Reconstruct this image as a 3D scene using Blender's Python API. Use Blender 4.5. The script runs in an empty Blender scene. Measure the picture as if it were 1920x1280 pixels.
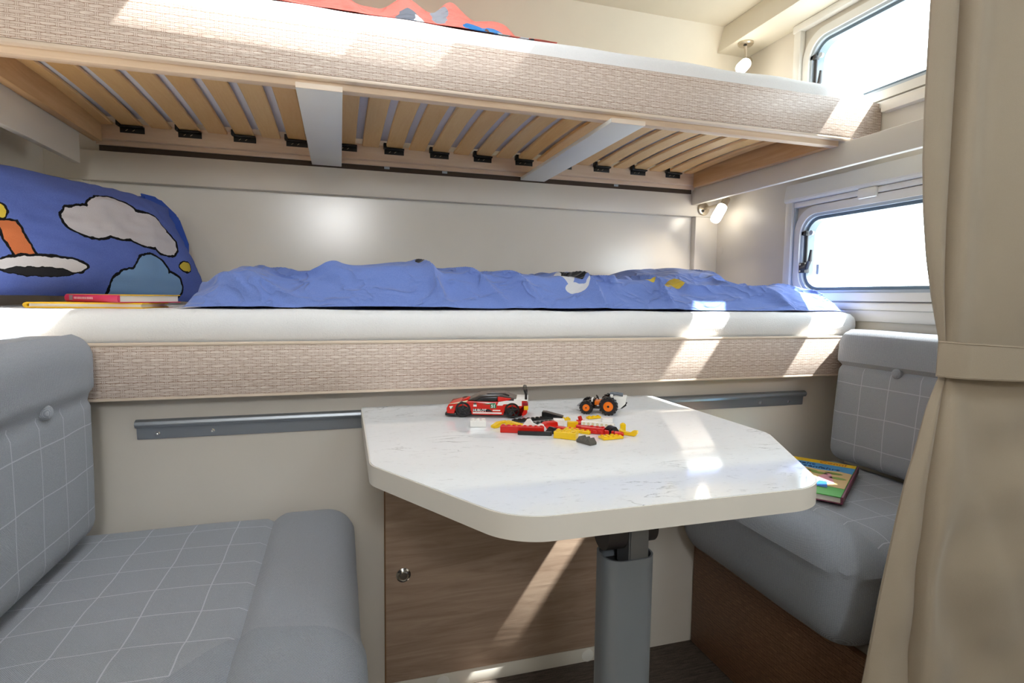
import bpy, bmesh, math, random
from mathutils import Vector, Matrix, noise
D = bpy.data; SC = bpy.context.scene; COL = SC.collection
random.seed(7)
EZ = 0.99            # camera height above the floor; z values below are given from eye level
R = math.radians

# ------------------------------------------------------------------ camera
def axes(yaw, pitch, roll):
    cy, sy, cp, sp = math.cos(yaw), math.sin(yaw), math.cos(pitch), math.sin(pitch)
    f = Vector((sy*cp, cy*cp, -sp)); r = Vector((cy, -sy, 0)); u = r.cross(f)
    c, s = math.cos(roll), math.sin(roll)
    return c*r + s*u, -s*r + c*u, f
cam = D.cameras.new('camera'); cam.sensor_fit = 'HORIZONTAL'; cam.sensor_width = 36
cam.lens = 1063.6/1920*36; cam.clip_start = 0.02
co = D.objects.new('camera', cam); COL.objects.link(co)
r_, u_, f_ = axes(R(16.875), R(4.485), R(0.704))
m = Matrix((r_, u_, -f_)).transposed().to_4x4(); m.translation = (0, 0, EZ); co.matrix_world = m
SC.camera = co

# ------------------------------------------------------------------ light and exposure
SC.view_settings.view_transform = 'Standard'; SC.view_settings.look = 'None'
SC.view_settings.gamma = 1; SC.view_settings.use_curve_mapping = False
SC.view_settings.exposure = 0.25
W = D.worlds.new('world'); SC.world = W; W.use_nodes = True
bg = W.node_tree.nodes['Background']; bg.inputs[0].default_value = (0.86, 0.94, 1.0, 1); bg.inputs[1].default_value = 7.5
sun = D.lights.new('sun', 'SUN'); sun.energy = 23.0; sun.angle = R(0.9); sun.color = (1, 0.98, 0.94)
so = D.objects.new('sun', sun); COL.objects.link(so)
SUN_TO = Vector((1, -0.243, 1.43)).normalized()
so.rotation_euler = SUN_TO.to_track_quat('Z', 'Y').to_euler(); so.location = (3, -1, 5)
al = D.lights.new('rear_light', 'AREA'); al.shape = 'RECTANGLE'; al.size = 0.22; al.size_y = 0.18; al.energy = 7; al.color = (1, 0.98, 0.95)
ao = D.objects.new('rear_light', al); COL.objects.link(ao); ao.location = (0.0, -1.15, EZ+0.66); ao.rotation_euler = (R(90), 0, 0)
SC.cycles.max_bounces = 10; SC.cycles.diffuse_bounces = 6; SC.cycles.use_denoising = True
SC.cycles.sample_clamp_indirect = 6

# ------------------------------------------------------------------ materials
def lin(h):
    v = [int(h[i:i+2], 16)/255 for i in (1, 3, 5)]
    return tuple(c/12.92 if c <= .04045 else ((c+.055)/1.055)**2.4 for c in v) + (1,)
class X:                                   # small expression wrapper round Math nodes
    nt = None
    def __init__(s, sock): s.s = sock
    @staticmethod
    def op(o, *a):
        n = X.nt.nodes.new('ShaderNodeMath'); n.operation = o
        for i, v in enumerate(a):
            if isinstance(v, X): X.nt.links.new(v.s, n.inputs[i])
            else: n.inputs[i].default_value = v
        return X(n.outputs[0])
    def __add__(a, b): return X.op('ADD', a, b)
    __radd__ = __add__
    def __sub__(a, b): return X.op('SUBTRACT', a, b)
    def __rsub__(a, b): return X.op('SUBTRACT', b, a)
    def __mul__(a, b): return X.op('MULTIPLY', a, b)
    __rmul__ = __mul__
    def __truediv__(a, b): return X.op('DIVIDE', a, b)
    def abs(a): return X.op('ABSOLUTE', a)
    def fr(a): return X.op('FRACT', a)
    def fl(a): return X.op('FLOOR', a)
    def mod(a, b): return X.op('FLOORED_MODULO', a, b)
    def lt(a, b): return X.op('LESS_THAN', a, b)
    def gt(a, b): return X.op('GREATER_THAN', a, b)
    def mx(a, b): return X.op('MAXIMUM', a, b)
    def mn(a, b): return X.op('MINIMUM', a, b)
    def sin(a): return X.op('SINE', a)
    def sqrt(a): return X.op('SQRT', a)
    def ss(a, e0, e1):                      # linear step clamped
        n = X.nt.nodes.new('ShaderNodeMapRange'); n.inputs[1].default_value = e0; n.inputs[2].default_value = e1
        X.nt.links.new(a.s, n.inputs[0]); return X(n.outputs[0])
def coords(kind='Object'):
    t = X.nt.nodes.new('ShaderNodeTexCoord'); s = X.nt.nodes.new('ShaderNodeSeparateXYZ')
    X.nt.links.new(t.outputs[kind], s.inputs[0]); return [X(o) for o in s.outputs]
def vec(x, y, z):
    n = X.nt.nodes.new('ShaderNodeCombineXYZ')
    for i, v in enumerate((x, y, z)):
        if isinstance(v, X): X.nt.links.new(v.s, n.inputs[i])
        else: n.inputs[i].default_value = v
    return n.outputs[0]
def nz(v, scale, detail=3, rough=.5, dist=0):
    n = X.nt.nodes.new('ShaderNodeTexNoise'); n.inputs['Scale'].default_value = scale; n.inputs['Detail'].default_value = detail
    n.inputs['Roughness'].default_value = rough; n.inputs['Distortion'].default_value = dist
    X.nt.links.new(v, n.inputs['Vector']); return X(n.outputs[0])
def mix(f, a, b):
    n = X.nt.nodes.new('ShaderNodeMix'); n.data_type = 'RGBA'
    if isinstance(f, X): X.nt.links.new(f.s, n.inputs[0])
    else: n.inputs[0].default_value = f
    for i, v in ((6, a), (7, b)):
        if isinstance(v, str): n.inputs[i].default_value = lin(v)
        else: X.nt.links.new(v, n.inputs[i])
    return n.outputs[2]
def mat(name, col, rough=.5, metal=0, fn=None, spec=.5, vary=.0, **kw):
    mm = D.materials.new(name); mm.use_nodes = True; nt = mm.node_tree; X.nt = nt
    b = nt.nodes['Principled BSDF']; b.inputs['Roughness'].default_value = rough; b.inputs['Metallic'].default_value = metal
    b.inputs['Specular IOR Level'].default_value = spec; b.inputs['Base Color'].default_value = lin(col)
    for k, v in kw.items(): b.inputs[k.replace('_', ' ')].default_value = v
    bump = None
    if fn:
        c, bump, dist = fn()
        if c is not None: nt.links.new(c, b.inputs['Base Color'])
    else:
        x, y, z = coords(); n = nz(vec(x, y, z), 9, 4)
        dk = tuple(max(0, v*(1-.07-vary)) for v in lin(col)[:3]) + (1,)
        cc = mix(n, '#000000', '#000000'); nd = cc.node; nd.inputs[6].default_value = dk; nd.inputs[7].default_value = lin(col)
        nt.links.new(cc, b.inputs['Base Color'])
    if bump is not None:
        bn = nt.nodes.new('ShaderNodeBump'); bn.inputs['Distance'].default_value = dist; bn.inputs['Strength'].default_value = .8
        nt.links.new(bump.s, bn.inputs['Height']); nt.links.new(bn.outputs[0], b.inputs['Normal'])
    return mm

def weave_fn(ux, uz, light, dark, L=.0315, H=.0048):
    def fn():
        c = coords(); n0 = nz(vec(*c), 30, 2); u = c[ux]/L + (n0-.5)*.12; v = c[uz]/H + (n0-.5)*.10 + (c[uz]*410).sin()*.25
        row = v.fl(); fu = (u + row.mod(2)*.5).fr(); fv = (v.fr()-.5).abs()
        d = (fu-.5).abs()
        taper = d.ss(.25, .41)*.17
        longc = (fv + taper).lt(.425)*d.lt(.392)
        e = (d-.5).abs()                                       # the two short uprights between the ovals
        short = e.lt(.088)*e.gt(.012)*fv.lt(.47)
        m_ = longc.mx(short)
        grain = nz(vec(c[0]*60, c[1]*60, c[2]*300), 1, 3)
        base = mix(grain.ss(.2, .8)*.75+.25, dark, light)
        return mix(m_, dark, base), m_, .0012
    return fn
def fabric_fn(ax, ay, lines=True, fx=0., fy=0., sp=.082, lo='#6C727C', hi='#BEC3CC', wv=1.0):
    def fn():
        c = coords(); q = 6.2832/(.0023*wv); th = c[3-ax-ay]*.7; t = (((c[ax]+th)*q).sin()*((c[ay]+th)*q).sin())*.5+.5
        n = nz(vec(*c), 900, 3, .7); k = (t*.7 + n*.9 - .29)
        base = mix(k, lo, hi)
        if lines:
            wob = (nz(vec(*c), 7, 2)-.5)*.012
            a = ((((c[ax]-fx+wob)/sp).fr())-.5).abs(); b = ((((c[ay]-fy+wob)/sp).fr())-.5).abs()
            ln = (a.gt(.5-.012)).mx(b.gt(.5-.012))
            base = mix(ln*.8, base, '#C6CAD3')
        return base, k, .0008
    return fn
def wood_fn(a, along, cross, c1, c2, s=1.0, wav=1.6):
    def fn():
        c = coords(); sc = [c[0]*1, c[1]*1, c[2]*1]
        v = [0, 0, 0]
        for i in range(3): v[i] = c[i]*((2.2 if i == along else 26)*s)
        n = nz(vec(*v), 1.0, 6, .6, wav); f = nz(vec(*[q*6 for q in v]), 1.0, 2)
        k = n.ss(.28, .72)*.75 + f*.25
        return mix(k, c1, c2), k, .0003
    return fn
def cloth_fn(lo, hi, s=500, dist=.0006):
    def fn():
        c = coords(); n = nz(vec(*c), s, 3, .7); big = nz(vec(*c), 6, 3)
        return mix(n*.6+big*.4, lo, hi), n, dist
    return fn
def carpet_fn():
    c = coords(); n = nz(vec(c[0]*1, c[1]*1, c[2]), 320, 3, .8); s = nz(vec(c[0]*20, c[1]*160, c[2]), 1, 3, .7)
    return mix((n*.5+s*.6).ss(.3, .75), '#2C2622', '#6B6058'), n, .002
def marble_fn():
    c = coords(); v = vec(c[0]*1.0+c[1]*.5, c[1]*2.6, c[2])
    a = (nz(v, 5.5, 6, .62, 1.1)-.5).abs(); b = nz(vec(*c), 6, 5); fl = nz(vec(c[0]*60+c[1]*30, c[1]*150, c[2]), 1, 4, .75)
    vein = (1-a.ss(0, .014))*b.ss(.52, .62)
    fle = fl.ss(.58, .76)*.42
    cl = mix(b, '#E3E7EC', '#F1F3F6')
    return mix((vein*.75).mx(fle), cl, '#8E9096'), None, 0
def birch_fn():
    oi = X.nt.nodes.new('ShaderNodeObjectInfo'); rnd = X(oi.outputs['Random'])
    c = coords(); v = vec(c[0]*40+rnd*50, c[1]*2.5+rnd*9, c[2]*40); n = nz(v, 1, 6, .6, 2.2); f = nz(vec(c[0]*300, c[1]*40+rnd*30, c[2]), 1, 2)
    k = n*.55+f*.25+rnd*.25
    return mix(k, '#D69A50', '#F7D49A'), n, .0002
def duvet_fn(lo, hi, patches):
    def fn():                              # plain fabric print: soft-edged patches of flat colour
        c = coords(); n = nz(vec(*c), 450, 3, .7); w = (nz(vec(*c), 22, 2)-.5)*.03; base = mix(n, lo, hi)
        for (px, py, rx, ry, col) in patches:
            d = ((((c[0]+w-px)/rx)*((c[0]+w-px)/rx)) + (((c[1]-w-py)/ry)*((c[1]-w-py)/ry))).sqrt()
            base = mix(d.lt(1.0), base, col)
        wv = vec(c[0]*9+c[1]*4, c[1]*16-c[0]*3, c[2]*18); cr = 1-((nz(wv, 1, 2, .5, .6)-.5).abs()).ss(0, .16)
        return base, cr*cr*.8+n*.06, .007
    return fn
def pillow_fn():                           # night print: clouds, candle on a dish, small dark motif
    c = coords(); n = nz(vec(*c), 450, 3, .7); base = mix(n, '#4E60AC', '#6A7EC4'); x, y = c[0], c[1]
    w = (nz(vec(*c), 60, 2)-.5)*.010; x = x+w; y = y-w
    def el(cx, cy, rx, ry): return (((x-cx)/rx)*((x-cx)/rx) + ((y-cy)/ry)*((y-cy)/ry)).sqrt()
    def shape(base, ells, col, t=.006):
        dd = None; di = None
        for (cx, cy, rx, ry) in ells:
            o = el(cx, cy, rx+t, ry+t).lt(1); i = el(cx, cy, rx, ry).lt(1)
            dd = o if dd is None else dd.mx(o); di = i if di is None else di.mx(i)
        return mix(di, mix(dd, base, '#1A1A1C'), col)
    def rect(base, cx, cy, hx, hy, col, t=.005, sh=0.):
        q = x - (y-cy)*sh
        o = (q-cx).abs().lt(hx+t)*(y-cy).abs().lt(hy+t); i = (q-cx).abs().lt(hx)*(y-cy).abs().lt(hy)
        return mix(i, mix(o, base, '#1A1A1C'), col)
    base = shape(base, [(-.05, .012, .058, .038), (.02, .034, .07, .055), (.09, .016, .068, .048), (.145, -.012, .042, .032)], '#C9C6CC')
    base = shape(base, [(.045, -.130, .055, .036), (.09, -.105, .052, .05), (.14, -.130, .05, .036)], '#7FA3CC')
    base = rect(base, -.20, -.050, .017, .042, '#C9744A', sh=-.3)
    base = shape(base, [(-.217, .015, .009, .016)], '#D8BE4A', .004)
    base = shape(base, [(-.16, -.098, .085, .017)], '#CFCDD2')
    base = shape(base, [(-.165, -.112, .062, .008)], '#2A2A2E', .002)
    base = shape(base, [(.20, -.07, .02, .013)], '#C9B24A', .004)
    base = shape(base, [(-.30, .12, .02, .03)], '#20202A', .001)
    return base, n, .0006

CREAM = mat('cream_wall', '#DDD6C9', .38, vary=.0, spec=.45)
SATIN = mat('satin_cream_panel', '#E6E1D7', .23, spec=.8)
CREAM2 = mat('cream_laminate', '#E2DCD1', .42)
CEIL = mat('ceiling_cream', '#E9E1CF', .5)
GREYWALL = mat('grey_beige_wall', '#DDD6CD', .45)
WHITETRIM = mat('white_plastic', '#ECE9E2', .35)
BEAMW = mat('white_board', '#F1F0EA', .6)
WEAVE = mat('woven_laminate', '#D9C8B8', .42, fn=weave_fn(0, 2, '#F5EAE1', '#AF9280'))
WEAVED = mat('woven_laminate_bench', '#8E6C52', .5, fn=weave_fn(1, 2, '#8C6A50', '#50341F'))  # browner than the bunk boards: partly deep shade put into the colour
EDGE = mat('beech_edge', '#E2D0BE', .45)
BIRCH = mat('birch_slat', '#C99A5E', .4, fn=birch_fn, Coat_Weight=.25)
RAIL = mat('birch_rail', '#DDBB90', .5, fn=wood_fn(0, 0, 2, '#D0B090', '#EBD6BE'))
RAILY = mat('birch_rail_side', '#D5AF80', .5, fn=wood_fn(0, 1, 2, '#B98A58', '#DDB98C'))
OAK = mat('oak_door', '#A58A72', .5, fn=wood_fn(0, 0, 2, '#957B68', '#C4AC97', 1.15, 1.9))
BLACKP = mat('black_plastic', '#151516', .45)
MARBLE = mat('marble_laminate', '#E9EDF2', .055, fn=marble_fn, spec=.6)
TEDGE = mat('table_edge', '#DAD6CF', .4)
ALU = mat('aluminium', '#A2A8B0', .38, .75)
POLE = mat('grey_pole', '#82888F', .42, .35)
HINGE = mat('dark_hinge', '#4A4645', .45, .6)
CHROME = mat('chrome', '#E6E6E6', .12, 1)
NICKEL = mat('satin_nickel', '#CFC4B0', .28, .9)
CARPET = mat('carpet', '#4A403A', .95, fn=carpet_fn, spec=.1)
SEATP = mat('grey_check_seat', '#8F949B', .9, fn=fabric_fn(0, 1, True, .029, .02), spec=.15, Sheen_Weight=.15)
BACKP = mat('grey_check_back', '#8F949B', .9, fn=fabric_fn(1, 2, True, .03, -.005), spec=.15, Sheen_Weight=.15)
PLAINF = mat('grey_plain_fabric', '#8F949B', .9, fn=fabric_fn(0, 1, False), spec=.15, Sheen_Weight=.15)
COARSEF = mat('grey_coarse_fabric', '#8F949B', .9, fn=fabric_fn(0, 1, False, wv=1.25, lo='#5E6570', hi='#B8BEC8'), spec=.15, Sheen_Weight=.15)
TERRY = mat('white_terry', '#F0F1F3', .95, fn=cloth_fn('#E2E4E8', '#F6F7F8', 350, .0012), spec=.1, Sheen_Weight=.2)
TICK = mat('grey_ticking', '#E4E4EE', .9, fn=cloth_fn('#D8D8E4', '#F0F0F6', 200), spec=.1)
CURT = mat('beige_curtain', '#CBBBA4', .85, fn=cloth_fn('#978A7A', '#AA9D8B', 900, .0004), spec=.15, Sheen_Weight=.2)
BLUE = mat('blue_duvet', '#4A70D0', .9, fn=duvet_fn('#6079C6', '#829ADA', [
    (.585, 1.455, .026, .055, '#D5D8E0'), (.60, 1.395, .034, .010, '#D5D8E0'), (.635, 1.49, .040, .085, '#232428'),
    (.215, 1.47, .030, .020, '#232630'), (.335, 1.45, .026, .014, '#232630'), (.43, 1.47, .025, .016, '#232630'), (.70, 1.62, .03, .012, '#D5D8E0'),
    (.835, 1.44, .028, .034, '#D6BF52'), (.885, 1.43, .020, .020, '#B79E3C'), (.935, 1.45, .030, .030, '#CFB548')]), spec=.1, Sheen_Weight=.2)
DKBLUE = mat('dark_blue_cloth', '#2C4698', .9, fn=cloth_fn('#3450A4', '#4664C0', 450), spec=.1)
PILLOWM = mat('pillow_print', '#4262C0', .9, fn=pillow_fn, spec=.1)
RED_D = mat('coral_duvet', '#F0655A', .9, fn=duvet_fn('#EE7A6E', '#F8988C', [
    (.16, 1.37, .035, .045, '#7C818C'), (.185, 1.37, .012, .03, '#E6E9EE'), (.24, 1.42, .02, .03, '#9DA2AC'), (.315, 1.37, .028, .035, '#3E84C8'), (.36, 1.37, .03, .035, '#4C8ED0'),
    (.345, 1.365, .008, .03, '#7A5A48'), (.38, 1.36, .014, .03, '#DFE8E4'), (.43, 1.37, .014, .03, '#E6E9EE'), (.45, 1.37, .010, .02, '#6B707A')]), spec=.1)
GASK = mat('grey_gasket', '#66757F', .45)
GREYP = mat('grey_seal_light', '#B9C2C9', .4)
LATCH = mat('dark_latch', '#3A3838', .4)
def clear_pane():
    mm = D.materials.new('clear_pane'); mm.use_nodes = True; nt = mm.node_tree; nt.nodes.remove(nt.nodes['Principled BSDF'])
    t = nt.nodes.new('ShaderNodeBsdfTransparent'); t.inputs[0].default_value = (.95, .97, .97, 1); g = nt.nodes.new('ShaderNodeBsdfGlossy'); g.inputs['Roughness'].default_value = .03
    mx = nt.nodes.new('ShaderNodeMixShader'); mx.inputs[0].default_value = .06
    nt.links.new(t.outputs[0], mx.inputs[1]); nt.links.new(g.outputs[0], mx.inputs[2])
    nt.links.new(mx.outputs[0], nt.nodes['Material Output'].inputs[0]); return mm
GLASS = clear_pane()
def sun_filter(name, a):                           # added unseen sheet: passes a share of the sun for a softer fade
    mm = D.materials.new(name); mm.use_nodes = True; nt = mm.node_tree; p = nt.nodes['Principled BSDF']; p.inputs['Base Color'].default_value = (.1, .1, .1, 1)
    p.inputs['Alpha'].default_value = a; return mm
FILTER1, FILTER2 = sun_filter('sun_filter_thin', .35), sun_filter('sun_filter_dense', .65)
SHADEM = mat('lamp_glass', '#FFFFFF', .3, Emission_Color=(1, .93, .80, 1), Emission_Strength=9.0)
PLASTIC = {k: mat('toy_'+k, c, .25, spec=.5) for k, c in dict(red='#D41E12', yellow='#F2C70F', black='#16161A', white='#F2F1EE', orange='#F57A10', grey='#6F7680', darkgrey='#57534C', tan='#D8CFAE', green='#117A50', glass='#4A4340', lgrey='#A3A9B2').items()}
PAGES = mat('book_pages', '#DDD8CE', .8)
PINKB = mat('pink_cover', '#D02A5C', .4); YELB = mat('yellow_cover', '#F2C20F', .4); PURP = mat('maroon_cover', '#7A3B52', .45)
TEAL = mat('teal_cover', '#5C8C9C', .45)
def P(h, r=.45): return mat('print_'+h[1:], h, r)

# ------------------------------------------------------------------ geometry helpers
class B:
    def __init__(s): s.bm = bmesh.new()
    def _merge(s, bm):
        me = D.meshes.new('tmp'); bm.to_mesh(me); bm.free(); s.bm.from_mesh(me); D.meshes.remove(me); return s
    def box(s, x0, x1, y0, y1, z0, z1, r=0, seg=2, rot=None):
        bm = bmesh.new(); bmesh.ops.create_cube(bm, size=1)
        for v in bm.verts: v.co = Vector((x0+(v.co.x+.5)*(x1-x0), y0+(v.co.y+.5)*(y1-y0), z0+(v.co.z+.5)*(z1-z0)))
        if r: bmesh.ops.bevel(bm, geom=bm.edges[:], offset=r, segments=seg, affect='EDGES', profile=.5)
        if rot: bmesh.ops.transform(bm, matrix=rot, verts=bm.verts)
        return s._merge(bm)
    def prism(s, pts, axis, a0, a1, r=0, seg=2, rot=None):
        bm = bmesh.new()
        def mk(p, a): return {'x': (a, p[0], p[1]), 'y': (p[0], a, p[1]), 'z': (p[0], p[1], a)}[axis]
        f = bm.faces.new([bm.verts.new(mk(p, a0)) for p in pts])
        g = bmesh.ops.extrude_face_region(bm, geom=[f])
        d = {'x': (a1-a0, 0, 0), 'y': (0, a1-a0, 0), 'z': (0, 0, a1-a0)}[axis]
        bmesh.ops.translate(bm, vec=d, verts=[v for v in g['geom'] if isinstance(v, bmesh.types.BMVert)])
        bmesh.ops.recalc_face_normals(bm, faces=bm.faces[:])
        if r:
            es = [e for e in bm.edges if len(e.link_faces) == 2 and e.calc_face_angle(0) > .5]
            bmesh.ops.bevel(bm, geom=es, offset=r, segments=seg, affect='EDGES')
        if rot: bmesh.ops.transform(bm, matrix=rot, verts=bm.verts)
        return s._merge(bm)
    def lathe(s, prof, o, d=(0, 0, 1), n=24):
        bm = bmesh.new(); q = Vector((0, 0, 1)).rotation_difference(Vector(d).normalized()); o = Vector(o); rings = []
        for (r, h) in prof:
            if r < 1e-6: rings.append([bm.verts.new(o + q @ Vector((0, 0, h)))])
            else: rings.append([bm.verts.new(o + q @ Vector((r*math.cos(2*math.pi*i/n), r*math.sin(2*math.pi*i/n), h))) for i in range(n)])
        for a, b in zip(rings, rings[1:]):
            for i in range(n):
                j = (i+1) % n
                vs = [a[i % len(a)], a[j % len(a)], b[j % len(b)], b[i % len(b)]]; u = []
                for v in vs:
                    if v not in u: u.append(v)
                if len(u) > 2: bm.faces.new(u)
        for rg in (rings[0], rings[-1]):
            if len(rg) > 2: bm.faces.new(rg)
        bmesh.ops.recalc_face_normals(bm, faces=bm.faces[:]); return s._merge(bm)
    def cyl(s, a, b, r, n=16, r1=None):
        a, b = Vector(a), Vector(b); return s.lathe([(r, 0), (r if r1 is None else r1, (b-a).length)], a, b-a, n)
    def tube(s, pts, r, n=8):
        bm = bmesh.new(); pts = [Vector(p) for p in pts]; rings = []; up = Vector((0, 0, 1))
        for i, p in enumerate(pts):
            t = (pts[min(i+1, len(pts)-1)]-pts[max(i-1, 0)]).normalized()
            a = t.cross(up if abs(t.z) < .9 else Vector((1, 0, 0))).normalized(); b = t.cross(a); rr = r[i] if isinstance(r, (list, tuple)) else r
            rings.append([bm.verts.new(p + rr*(math.cos(2*math.pi*k/n)*a + math.sin(2*math.pi*k/n)*b)) for k in range(n)])
        for a, b in zip(rings, rings[1:]):
            for k in range(n): bm.faces.new((a[k], a[(k+1) % n], b[(k+1) % n], b[k]))
        bm.faces.new(rings[0]); bm.faces.new(rings[-1]); bmesh.ops.recalc_face_normals(bm, faces=bm.faces[:]); return s._merge(bm)
    def ring(s, outer, inner, axis, a0, a1):
        """plate with a hole: two outlines with the same number of points"""
        bm = bmesh.new(); n = len(outer)
        def mk(p, a): return {'x': (a, p[0], p[1]), 'y': (p[0], a, p[1]), 'z': (p[0], p[1], a)}[axis]
        L = [[bm.verts.new(mk(p, a)) for p in o] for o in (outer, inner) for a in (a0, a1)]
        for i in range(n):
            j = (i+1) % n
            for a, b in ((0, 1), (2, 3), (0, 2), (1, 3)): bm.faces.new((L[a][i], L[a][j], L[b][j], L[b][i]))
        bmesh.ops.recalc_face_normals(bm, faces=bm.faces[:]); return s._merge(bm)
    def xf(s, mtx): bmesh.ops.transform(s.bm, matrix=mtx, verts=s.bm.verts); return s
def RZ(a, loc=(0, 0, 0)): return Matrix.Translation(loc) @ Matrix.Rotation(a, 4, 'Z')
def finish(bm, smooth=True, ang=35):
    if smooth:
        for f in bm.faces: f.smooth = True
        for e in bm.edges:
            if len(e.link_faces) == 2 and e.calc_face_angle(0) > R(ang): e.smooth = False
def obj(name, b, m, parent=None, local=False, **props):
    """link one mesh object; b in eye-level coordinates unless local"""
    bm = b.bm if isinstance(b, B) else b
    finish(bm)
    if not local:
        off = Vector((0, 0, EZ))
        if parent: off = off - root_loc(parent)
        else:                                          # own origin at the base centre so coordinates stay sensible
            pass
        bmesh.ops.translate(bm, vec=off, verts=bm.verts)
    me = D.meshes.new(name); bm.to_mesh(me); bm.free(); me.materials.append(m)
    o = D.objects.new(name, me); COL.objects.link(o)
    if parent: o.parent = parent
    for k, v in props.items(): o[k] = v
    return o
def root_loc(p):
    v = Vector((0, 0, 0))
    while p: v += Vector(p.location); p = p.parent
    return v
def thing(name, label, cat, loc=(0, 0, 0), rz=0, group=None):
    o = D.objects.new(name, None); COL.objects.link(o); o.location = (loc[0], loc[1], loc[2]+EZ); o.rotation_euler = (0, 0, rz)
    o.empty_display_size = .05; return tag(o, label, cat, group)
def tag(o, label, cat, group=None):
    o['label'] = label; o['category'] = cat
    if group: o['group'] = group
    return o
def struct(name, b, m, parent=None, **kw):
    o = obj(name, b, m, parent, **kw)
    if not parent: o['kind'] = 'structure'
    return o
def sroot(name, loc=(0, 0, 0)):
    o = D.objects.new(name, None); COL.objects.link(o); o.location = (loc[0], loc[1], loc[2]+EZ); o['kind'] = 'structure'; return o
def rrect(cx, cy, w, h, r, n=10):
    p = []
    for (sx, sy, a0) in ((1, 1, 0), (-1, 1, 90), (-1, -1, 180), (1, -1, 270)):
        for i in range(n):
            a = R(a0 + 90*i/(n-1)); p.append((cx+sx*(w/2-r)+r*math.cos(a), cy+sy*(h/2-r)+r*math.sin(a)))
    return p
def softbox(x0, x1, y0, y1, z0, z1, r, res=.02, disp=None):
    """rounded box as a fine grid; disp(p, n) moves the points"""
    c = Vector(((x0+x1)/2, (y0+y1)/2, (z0+z1)/2)); h = Vector(((x1-x0)/2, (y1-y0)/2, (z1-z0)/2))
    N = [max(4, int(round(2*h[i]/res))) for i in range(3)]
    bm = bmesh.new(); cache = {}
    def pt(i, j, k):
        key = (i, j, k)
        if key in cache: return cache[key]
        p = Vector((-h.x+2*h.x*i/N[0], -h.y+2*h.y*j/N[1], -h.z+2*h.z*k/N[2]))
        q = Vector([max(-(h[a]-r), min(h[a]-r, p[a])) for a in range(3)]); d = p-q
        n = d.normalized() if d.length > 1e-9 else Vector((0, 0, 1)); out = c + q + n*r
        if disp: out = disp(out, n)
        cache[key] = bm.verts.new(out); return cache[key]
    for a, b_, cc in ((0, 1, 2), (1, 2, 0), (0, 2, 1)):
        for side in (0, N[cc]):
            for i in range(N[a]):
                for j in range(N[b_]):
                    def mk(u, v):
                        t = [0, 0, 0]; t[a] = u; t[b_] = v; t[cc] = side; return pt(*t)
                    bm.faces.new((mk(i, j), mk(i+1, j), mk(i+1, j+1), mk(i, j+1)))
    bmesh.ops.recalc_face_normals(bm, faces=bm.faces[:]); return bm
def split(bm, pred, planes=()):
    """faces for which pred(centre) holds go to a second bmesh; the planes cut a clean seam first"""
    for co_, no_ in planes: bmesh.ops.bisect_plane(bm, geom=bm.verts[:]+bm.edges[:]+bm.faces[:], plane_co=co_, plane_no=no_, dist=1e-5)
    b2 = bm.copy()
    bmesh.ops.delete(b2, geom=[f for f in b2.faces if not pred(f.calc_center_median())], context='FACES')
    bmesh.ops.delete(bm, geom=[f for f in bm.faces if pred(f.calc_center_median())], context='FACES')
    return bm, b2
def text_bm(s, size, depth=.0004, bold=0):
    cu = D.curves.new('txt', 'FONT'); cu.body = s; cu.size = size; cu.extrude = depth; cu.align_x = 'CENTER'; cu.align_y = 'CENTER'; cu.offset = bold; cu.resolution_u = 3
    o = D.objects.new('txt', cu); COL.objects.link(o)
    bpy.context.view_layer.update()
    me = D.meshes.new_from_object(o.evaluated_get(bpy.context.evaluated_depsgraph_get()))
    bm = bmesh.new(); bm.from_mesh(me); D.meshes.remove(me); D.objects.remove(o); D.curves.remove(cu); return bm
def smooth01(t): t = max(0, min(1, t)); return t*t*(3-2*t)
def lerp_tab(tab, x):
    if x <= tab[0][0]: return tab[0][1]
    for (a, va), (b, vb) in zip(tab, tab[1:]):
        if x <= b: return va + (vb-va)*smooth01((x-a)/(b-a))
    return tab[-1][1]

# ================================================================== SETTING
YW = 1.36                 # wall under the bunk
XR, XL = 1.50, -0.83      # side walls
YB = 2.03                 # back of the bunk recess
ZC = 1.00                 # ceiling
YR = -1.30                # the cabin goes on behind the camera
struct('floor', B().box(XL-.03, XR+.03, YR, 2.10, -1.02, -.99), CARPET)
# ceiling with a roof hatch (out of the picture): four panels round the opening
hx0, hx1, hy0, hy1 = -.07, .75, .70, 1.29
kx0, kx1, ky0, ky1 = .80, 1.34, -.70, .10
struct('ceiling', B().box(XL-.03, hx0, YR, 2.10, ZC, ZC+.03).box(hx0, hx1, YR, hy0, ZC, ZC+.03).box(hx0, hx1, hy1, 2.10, ZC, ZC+.03).box(hx1, kx0, YR, 2.10, ZC, ZC+.03)
       .box(kx0, kx1, YR, ky0, ZC, ZC+.03).box(kx0, kx1, ky1, 2.10, ZC, ZC+.03).box(kx1, XR+.03, YR, 2.10, ZC, ZC+.03), CEIL)
sky_ = sroot('added_skylight', (1.07, -.3, ZC))  # skylight added out of view to brighten table and seats from above
obj('frame', B().ring(rrect((kx0+kx1)/2, (ky0+ky1)/2, kx1-kx0, ky1-ky0, .01), rrect((kx0+kx1)/2, (ky0+ky1)/2, kx1-kx0-.05, ky1-ky0-.05, .04), 'z', ZC-.008, ZC+.03), WHITETRIM, sky_)
obj('pane', B().box(kx0+.02, kx1-.02, ky0+.02, ky1-.02, ZC+.031, ZC+.035), GLASS, sky_)
hatch = sroot('window_3', (.3, 1.0, ZC))
obj('frame', B().box(hx0, hx1, 1.18, 1.2075, ZC, ZC+.03), WHITETRIM, hatch)  # unseen bar added to split the sun into separate patches
obj('added_sun_blocker', B().box(.21, hx1, hy0, 1.18, ZC+.005, ZC+.012), WHITETRIM, hatch)  # unseen panel added to keep sun off the lower bunk
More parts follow.
